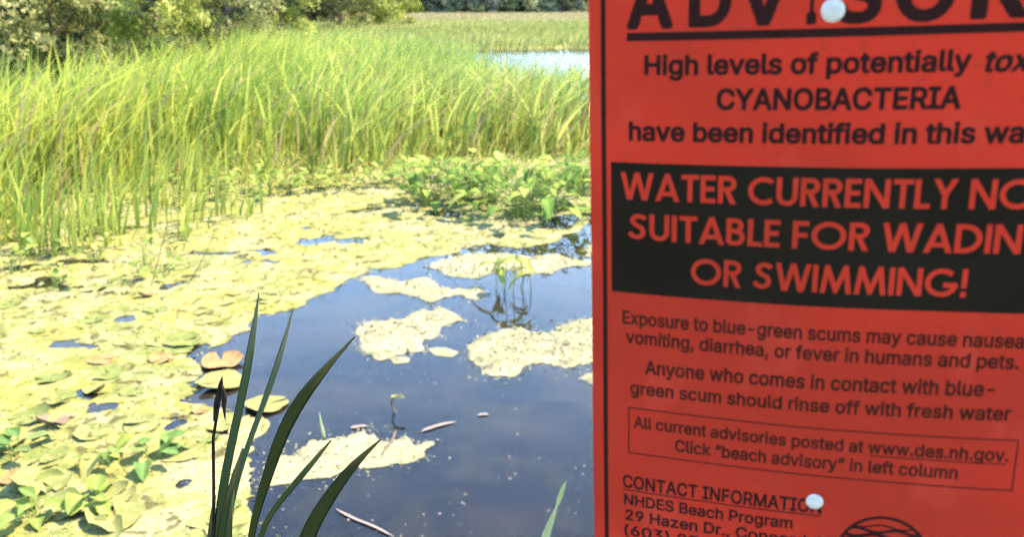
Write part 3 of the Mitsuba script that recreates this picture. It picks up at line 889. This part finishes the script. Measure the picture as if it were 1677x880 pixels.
# thin dark flower stalk with its spike and the withered sheath bent down beside it
sp = [at_y(362, 640, 1.0), at_y(351, 690, 1.0), at_y(349, 760, 1.0), at_y(351, 830, 1.0), at_y(350, 885, 1.0), F0 + [-.01, 0, 0]]
part(key, 'stem', tube(spline(sp[::-1], 20), np.linspace(.0034, .0019, 20), 7), 'dark_spike_mat', smooth=True)
spk = spline([at_y(364, 617, 1.0), at_y(360, 640, 1.0), at_y(354, 668, 1.0), at_y(351, 690, 1.0)], 12)
part(key, 'seed_spike', tube(spk, .0040 * np.interp(np.linspace(0, 1, 12), [0, .2, .6, 1], [.1, .8, 1, .4]), 8), 'dark_spike_mat', smooth=True)
wl = spline([at_y(362, 628, 1.0), at_y(367, 648, .995), at_y(367, 668, .995), at_y(369, 690, .99)], 10)
part(key, 'withered_leaf', tube(wl, .0034 * np.interp(np.linspace(0, 1, 10), [0, .4, 1], [.5, 1, .15]), 6), 'dark_spike_mat', smooth=True)

key = thing('grass_shoot', 'pale green narrow blade rising from the bottom edge beside the notice', 'grass blade')
part(key, 'leaf', cattail_leaf([np.array([.02, 1.22, .0]), at_y(880, 930, 1.25), at_y(889, 885, 1.25), at_y(899, 859, 1.25), at_y(911, 832, 1.25)], [.012, .013, .0135, .013, .004], .0015)[:2], 'pale_leaf_mat', smooth=60)
part(key, 'leaf', cattail_leaf([at_y(911, 832, 1.25), at_y(917, 815, 1.25), at_y(922, 800, 1.25), at_y(927, 789, 1.25)], [.004, .008, .007, .001], .0012)[:2], 'pale_leaf_mat', smooth=60)


# ------------------------------------------------------------------ the red advisory notice
S0 = np.array([0.14006, 0.37512, 1.63308])
SA = (0.02179, -0.03548, -0.26912)


def rot(a):
    cx, cy, cz = np.cos(a)
    sx, sy, sz = np.sin(a)
    Rx = np.array([[1, 0, 0], [0, cx, -sx], [0, sx, cx]])
    Ry = np.array([[cy, 0, sy], [0, 1, 0], [-sy, 0, cy]])
    Rz = np.array([[cz, -sz, 0], [sz, cz, 0], [0, 0, 1]])
    return Rz @ Rx @ Ry


SR = rot(SA)


def sheet(u, v, off=0.0):
    """the gently bowed paper: page millimetres to world, off = millimetres proud of it"""
    u, v = np.asarray(u, float) / 1000, np.asarray(v, float) / 1000
    un = u / .108
    w = -.00881 * un ** 2 - .00206 * un ** 2 * v / .14 + .00043 * un ** 3
    w = w + .0007 * np.sin(v * 41 + un * 1.3) * un ** 2 + .00035 * np.sin(un * 5.1 + v * 23) * np.sin(v * 30 - un * 2.2) + np.asarray(off) / 1000
    return np.stack([u, -w, v], -1) @ SR.T + S0


def ink(mesh, off):
    """a flat outline in page millimetres laid on the paper"""
    v = mesh.vertices
    return sheet(v[:, 0], v[:, 1], off + v[:, 2]), mesh.faces


def flat(shape, thick=.03, fine=None):
    """a shapely shape as a thin mesh, millimetres"""
    geoms = [g for g in getattr(shape, 'geoms', [shape]) if g.area > 1e-6]
    m = trimesh.util.concatenate([trimesh.creation.extrude_polygon(g, thick, engine='earcut') for g in geoms])
    if fine:
        v, f = trimesh.remesh.subdivide_to_size(m.vertices, m.faces, fine, max_iter=12)
        m = trimesh.Trimesh(v, f, process=False)
    return m


def paper_col(p, n, uv):
    c = mix([.32, .0250, .0140], [.455, .0290, .0155], smoothstep(.25, .75, fbm(p.x * 11, p.y * 11, p.z * 11)))
    c = mix(c, [.43, .045, .028], smoothstep(.60, .80, fbm(p.x * 55, p.y * 55, p.z * 30)) * .35)
    return mix(c, [.30, .030, .020], smoothstep(.74, .86, noise(p.x * 210, p.y * 210, p.z * 150)) * .35)


scene['paper_mat'] = {'type': 'twosided', 'bsdf': {'type': 'diffuse', 'reflectance': proc(paper_col)}}
scene['ink_mat'] = {'type': 'twosided', 'bsdf': {'type': 'principled', 'base_color': proc(lambda p, n, uv: mix([.018, .006, .0055], [.025, .0085, .0075], noise(p.x * 900, p.y * 900, p.z * 900))), 'roughness': .85, 'specular': .04}}
scene['small_ink_mat'] = {'type': 'twosided', 'bsdf': {'type': 'diffuse', 'reflectance': proc(lambda p, n, uv: mix([.026, .0085, .006], [.06, .013, .009], noise(p.x * 220, p.y * 220, p.z * 220)))}}
scene['faint_ink_mat'] = {'type': 'twosided', 'bsdf': {'type': 'diffuse', 'reflectance': rgb(.045, .009, .007)}}
scene['nail_mat'] = {'type': 'principled', 'base_color': proc(lambda p, n, uv: mix([.36, .33, .32], [.50, .46, .45], noise(p.x * 500, p.y * 500, p.z * 500))), 'roughness': .4, 'specular': .5}
scene['post_mat'] = {'type': 'diffuse', 'reflectance': proc(lambda p, n, uv: mix([.20, .15, .10], [.36, .28, .20], noise(p.x * 70, p.y * 70, p.z * 4)))}

sign = thing('advisory_sign', 'red paper advisory notice with black lettering, nailed up beside the pond', 'sign')
U, V = np.meshgrid(np.linspace(-108, 108, 73), np.linspace(-182, 150, 84))
front = sheet(U.ravel(), V.ravel())
backv = sheet(U.ravel(), V.ravel(), -.25)
g = grid(72, 83)
nb = len(front)
rim = np.concatenate([np.arange(73), np.arange(84) * 73 + 72, np.arange(83 * 73, 84 * 73)[::-1], (np.arange(84) * 73)[::-1]])
wall = np.vstack([np.stack([rim[:-1], rim[:-1] + nb, rim[1:]], 1), np.stack([rim[1:], rim[:-1] + nb, rim[1:] + nb], 1)])
wall = wall[[len(set(t)) == 3 for t in wall.tolist()]]
paper = part(sign, 'paper', (np.vstack([front, backv]), np.vstack([g, g[:, ::-1] + nb, wall])), 'paper_mat', smooth=40)


def bar(u0, v0, u1, v1, off=.12, mat='ink_mat', name='printed_line'):
    part(paper, name, ink(flat(sbox(u0, v0, u1, v1), fine=7), off), mat)


for s in (-1, 1):
    bar(s * 101.2 - 1.15, -176, s * 101.2 + 1.15, 144)
bar(-90.4, 103.9, 90.4, 107.6)
part(paper, 'black_panel', ink(flat(sbox(-97.9, -13.6, 97.9, 49.8), fine=6), .12), 'panel_mat')
scene['panel_mat'] = {'type': 'twosided', 'bsdf': {'type': 'diffuse', 'reflectance': proc(lambda p, n, uv: mix([.0105, .0076, .0052], [.018, .0125, .0088], fbm(p.x * 30, p.y * 30, p.z * 30)))}}


def outline(text, grow):
    """lettering as a flat shape, capitals one unit tall, strokes made heavier by grow on each side"""
    m = meshkit.text_mesh(text, 1.0, .03, True)
    up = m.face_normals[:, 2] > .9
    tri = m.vertices[m.faces[up]][:, :, :2]
    shape = unary_union([g.buffer(1e-4) for g in shapely.polygons(np.concatenate([tri, tri[:, :1]], 1))])
    return shape.buffer(grow, join_style='mitre', mitre_limit=2).simplify(.006)


def text_line(text, u0, u1, base, cap, upto=None, off=.12, mat='ink_mat', slant=0.0, grow=.018, slope=0.0):
    """one printed line; upto: the part of the text that ends at u1"""
    shape = outline(text, grow)
    x0, _, x1, _ = (shape if upto is None else outline(upto, grow)).bounds
    k = (u1 - u0) / (x1 - x0)
    shape = shapely.affinity.affine_transform(shape, [k, cap * slant, k * slope, cap, u0 - x0 * k, base - x0 * k * slope])
    part(paper, 'text_line', ink(flat(shape), off), mat)


def letter(ch, u0, u1, base, cap):
    shape = outline(ch, .035)
    x0, y0, x1, y1 = shape.bounds
    k = (u1 - u0) / (x1 - x0)
    return flat(shapely.affinity.affine_transform(shape, [k, 0, 0, cap, u0 - x0 * k, base]))


title = trimesh.util.concatenate([letter(c, a, b, 110.4, 20.5) for c, a, b in (('A', -90.5, -69.8), ('D', -63.4, -45.6), ('V', -42.5, -22.0), ('I', -15.5, -11.5), ('S', -5.5, 13.3), ('O', 18.0, 40.2), ('R', 46.0, 66.6), ('Y', 69.5, 90.3))])
part(paper, 'text_line', ink(title, .12), 'ink_mat')
text_line('High levels of potentially', -82.4, 48.6, 89.6, 7.9, grow=.030)
text_line('toxic', 52.6, 78.6, 89.0, 7.9, slant=.2, grow=.030)
text_line('CYANOBACTERIA', -50.6, 46.3, 74.6, 8.4, grow=.030)
text_line('have been identified in this water', -89.4, 71.6, 60.4, 8.0, upto='have been identified in this wa', grow=.030)


# the three lines in the black panel: a geometric sans, drawn as strokes
def arc(cx, cy, rx, ry, a0, a1, n=22):
    a = np.radians(np.linspace(a0, a1, n))
    return [(cx + rx * math.cos(t), cy + ry * math.sin(t)) for t in a]


TK = .168
H2 = TK / 2


def glyph(ch):
    """(shape, advance width) with capitals one unit tall"""
    b, t = H2, 1 - H2
    S = {'W': [[(.08, 1.1), (.33, -.06), (.60, 1.02), (.87, -.06), (1.12, 1.1)]], 'A': [[(.03, -.12), (.40, .98), (.77, -.12)], [(.18, .27), (.62, .27)]], 'T': [[(0, t), (.60, t)], [(.30, t), (.30, 0)]],
         'E': [[(.5, t), (b, t), (b, b), (.5, b)], [(b, .51), (.46, .51)]], 'F': [[(.5, t), (b, t), (b, 0)], [(b, .49), (.46, .49)]], 'L': [[(b, 1), (b, b), (.47, b)]],
         'R': [[(b, 0), (b, t), (.32, t)] + arc(.32, t - .20, .20, .20, 90, -90, 12) + [(b, t - .40)], [(.28, t - .40), (.54, -.08)]],
         'C': [arc(.50, .5, .5 - b, .5 - b, 48, 312)], 'U': [[(b, 1), (b, .34)] + arc(.34, .34, .34 - b, .34 - b, 180, 360) + [(.68 - b, .34), (.68 - b, 1)]],
         'N': [[(b, 0), (b, 1)], [(b, 1.0), (.78 - b, 0)], [(.78 - b, 0), (.78 - b, 1)]], 'Y': [[(.05, 1.08), (.36, .46), (.67, 1.08)], [(.36, .50), (.36, 0)]],
         'S': [[tuple(q) for q in spline([(.56, .80), (.44, .885), (.30, .905), (.16, .84), (.115, .72), (.19, .60), (.33, .515), (.455, .42), (.485, .28), (.41, .145), (.27, .095), (.12, .14), (.01, .27)], 40)]], 'I': [[(b, 0), (b, 1)]],
         'B': [[(b, b), (b, t), (.30, t)] + arc(.30, t - .19, .17, .19, 90, -90, 12) + [(b, t - .38)], [(.30, t - .38)] + arc(.32, b + .215, .205, .215, 90, -90, 12) + [(b, b)]],
         'O': [arc(.53, .5, .53 - b, .5 - b, 0, 360, 40)], 'D': [[(b, b), (b, t), (.28, t)] + arc(.28, .5, .42, .5 - b, 90, -90) + [(b, b)]],
         'M': [[(.07, -.08), (.20, .96), (.50, .10), (.80, .96), (.93, -.08)]], 'G': [arc(.52, .5, .52 - b, .5 - b, 46, 345) + [(1.0 - b, .42)], [(.56, .42), (1.0, .42)]],
         '!': [[(b + .02, 1), (b + .02, .32)], [(b + .02, .19), (b + .02, 0)]]}[ch]
    shape = unary_union([LineString(p).buffer(H2, cap_style='flat', join_style='mitre', mitre_limit=3) for p in S])
    shape = shape.intersection(sbox(-1, -.012, 3, 1.012)).simplify(.004)
    return shape, shape.bounds


def panel_line(text, u0, u1, base, cap, upto, space=.085):
    x, shapes, end = 0.0, [], None
    for i, ch in enumerate(text):
        if ch == ' ':
            x += .30
        else:
            s, (a, _, b, _) = glyph(ch)
            shapes.append(shapely.affinity.translate(s, x - a, 0))
            x += b - a
            if i + 1 == len(upto):
                end = x
            x += space + (.0 if ch not in 'ATYLW' else -.03)
    k = (u1 - u0) / end
    full = unary_union(shapes)
    full = shapely.affinity.affine_transform(full, [k, 0, 0, cap, u0, base])
    part(paper, 'text_line', ink(flat(full, fine=9), .22), 'paper_mat')


panel_line('WATER CURRENTLY NOT', -93.2, 48.8, 32.5, 12.6, 'WATER CURRENTLY')
panel_line('SUITABLE FOR WADING', -90.0, 75.5, 13.3, 12.6, 'SUITABLE FOR WADIN')
panel_line('OR SWIMMING!', -60.0, 56.4, -6.7, 12.8, 'OR SWIMMING!')

text_line('Exposure to blue-green scums may cause nausea,', -92.6, 82.2, -29.4, 6.4, mat='small_ink_mat', upto='Exposure to blue-green scums may cause nausea')
text_line('vomiting, diarrhea, or fever in humans and pets.', -90.8, 81.4, -39.3, 6.4, mat='small_ink_mat')
text_line('Anyone who comes in contact with blue-', -81.3, 72.9, -54.6, 6.8, mat='small_ink_mat', slope=.012)
text_line('green scum should rinse off with fresh water', -88.6, 81.0, -66.2, 6.4, mat='small_ink_mat', slope=.012)
for (a, b, c, d) in ((-89.6, -74.3, 85.7, -73.6), (-89.6, -99.3, 85.7, -98.6), (-89.6, -98.6, -88.9, -74.3), (85.0, -98.6, 85.7, -74.3)):
    bar(a, b, c, d, mat='faint_ink_mat')
text_line('All current advisories posted at www.des.nh.gov.', -86.8, 82.4, -84.4, 6.0, mat='small_ink_mat')
bar(23.5, -86.2, 81.5, -85.6)
text_line('Click \u201cbeach advisory\u201d in left column', -66.0, 62.0, -94.6, 6.2, mat='small_ink_mat')
text_line('CONTACT INFORMATION', -92.4, 4.4, -119.2, 7.0)
bar(-92.4, -121.0, 4.4, -120.3)
text_line('NHDES Beach Program', -91.8, -8.4, -129.3, 6.0)
text_line('29 Hazen Dr., Concord, NH', -91.2, 15.0, -138.4, 6.0)
text_line('(603) 271', -91.8, -47.0, -147.6, 6.0)
# round emblem: a ring with wave lines across a disc
ring = Point(33, -138).buffer(20.5, 32).difference(Point(33, -138).buffer(18.9, 32))
disc = Point(33, -138).buffer(19.2, 32)
waves = [LineString([(33 + x, -138 + y + .9 * math.sin(x * .35 + y)) for x in np.linspace(-21, 21, 40)]).buffer(w).intersection(disc) for y, w in ((14.6, .5), (12.2, .8), (9.2, 1.0), (5.6, 1.7), (1.6, 1.2), (-2, 1.5))]
part(paper, 'emblem', ink(flat(unary_union([ring] + waves), fine=8), .12), 'ink_mat')


# white nail heads and the post they are driven into
def nail(u, v, r, name='nail'):
    prof = np.array([[0, 1.3], [.5 * r, 1.2], [.85 * r, .9], [r, .45], [.98 * r, .05], [.2 * r, .02], [.2 * r, -20]])
    a = np.linspace(0, 2 * np.pi, 25)[:-1]
    pts = np.array([[u + q[0] * math.cos(t), v + q[0] * math.sin(t), q[1]] for q in prof for t in a])
    c, w = sheet(np.array([u]), np.array([v]))[0], pts
    base_ = sheet(np.full(len(pts), u), np.full(len(pts), v))
    V3 = base_ + np.stack([(pts[:, 0] - u) / 1000, -pts[:, 2] / 1000, (pts[:, 1] - v) / 1000], -1) @ SR.T
    f = []
    k = len(a)
    for i in range(len(prof) - 1):
        for j in range(k):
            q = [i * k + j, i * k + (j + 1) % k, (i + 1) * k + (j + 1) % k, (i + 1) * k + j]
            f += [[q[0], q[2], q[1]], [q[0], q[3], q[2]]]
    part(sign, name, (V3, np.array(f)), 'nail_mat', smooth=50)


nail(-5.3, 114.5, 4.7)
nail(.9, -112.9, 4.0)
pm = trimesh.creation.box((.088, .088, 2.3))
pm.apply_translation((0, .0475, -.70))
part(sign, 'post', (pm.vertices @ SR.T + S0, pm.faces), 'post_mat')
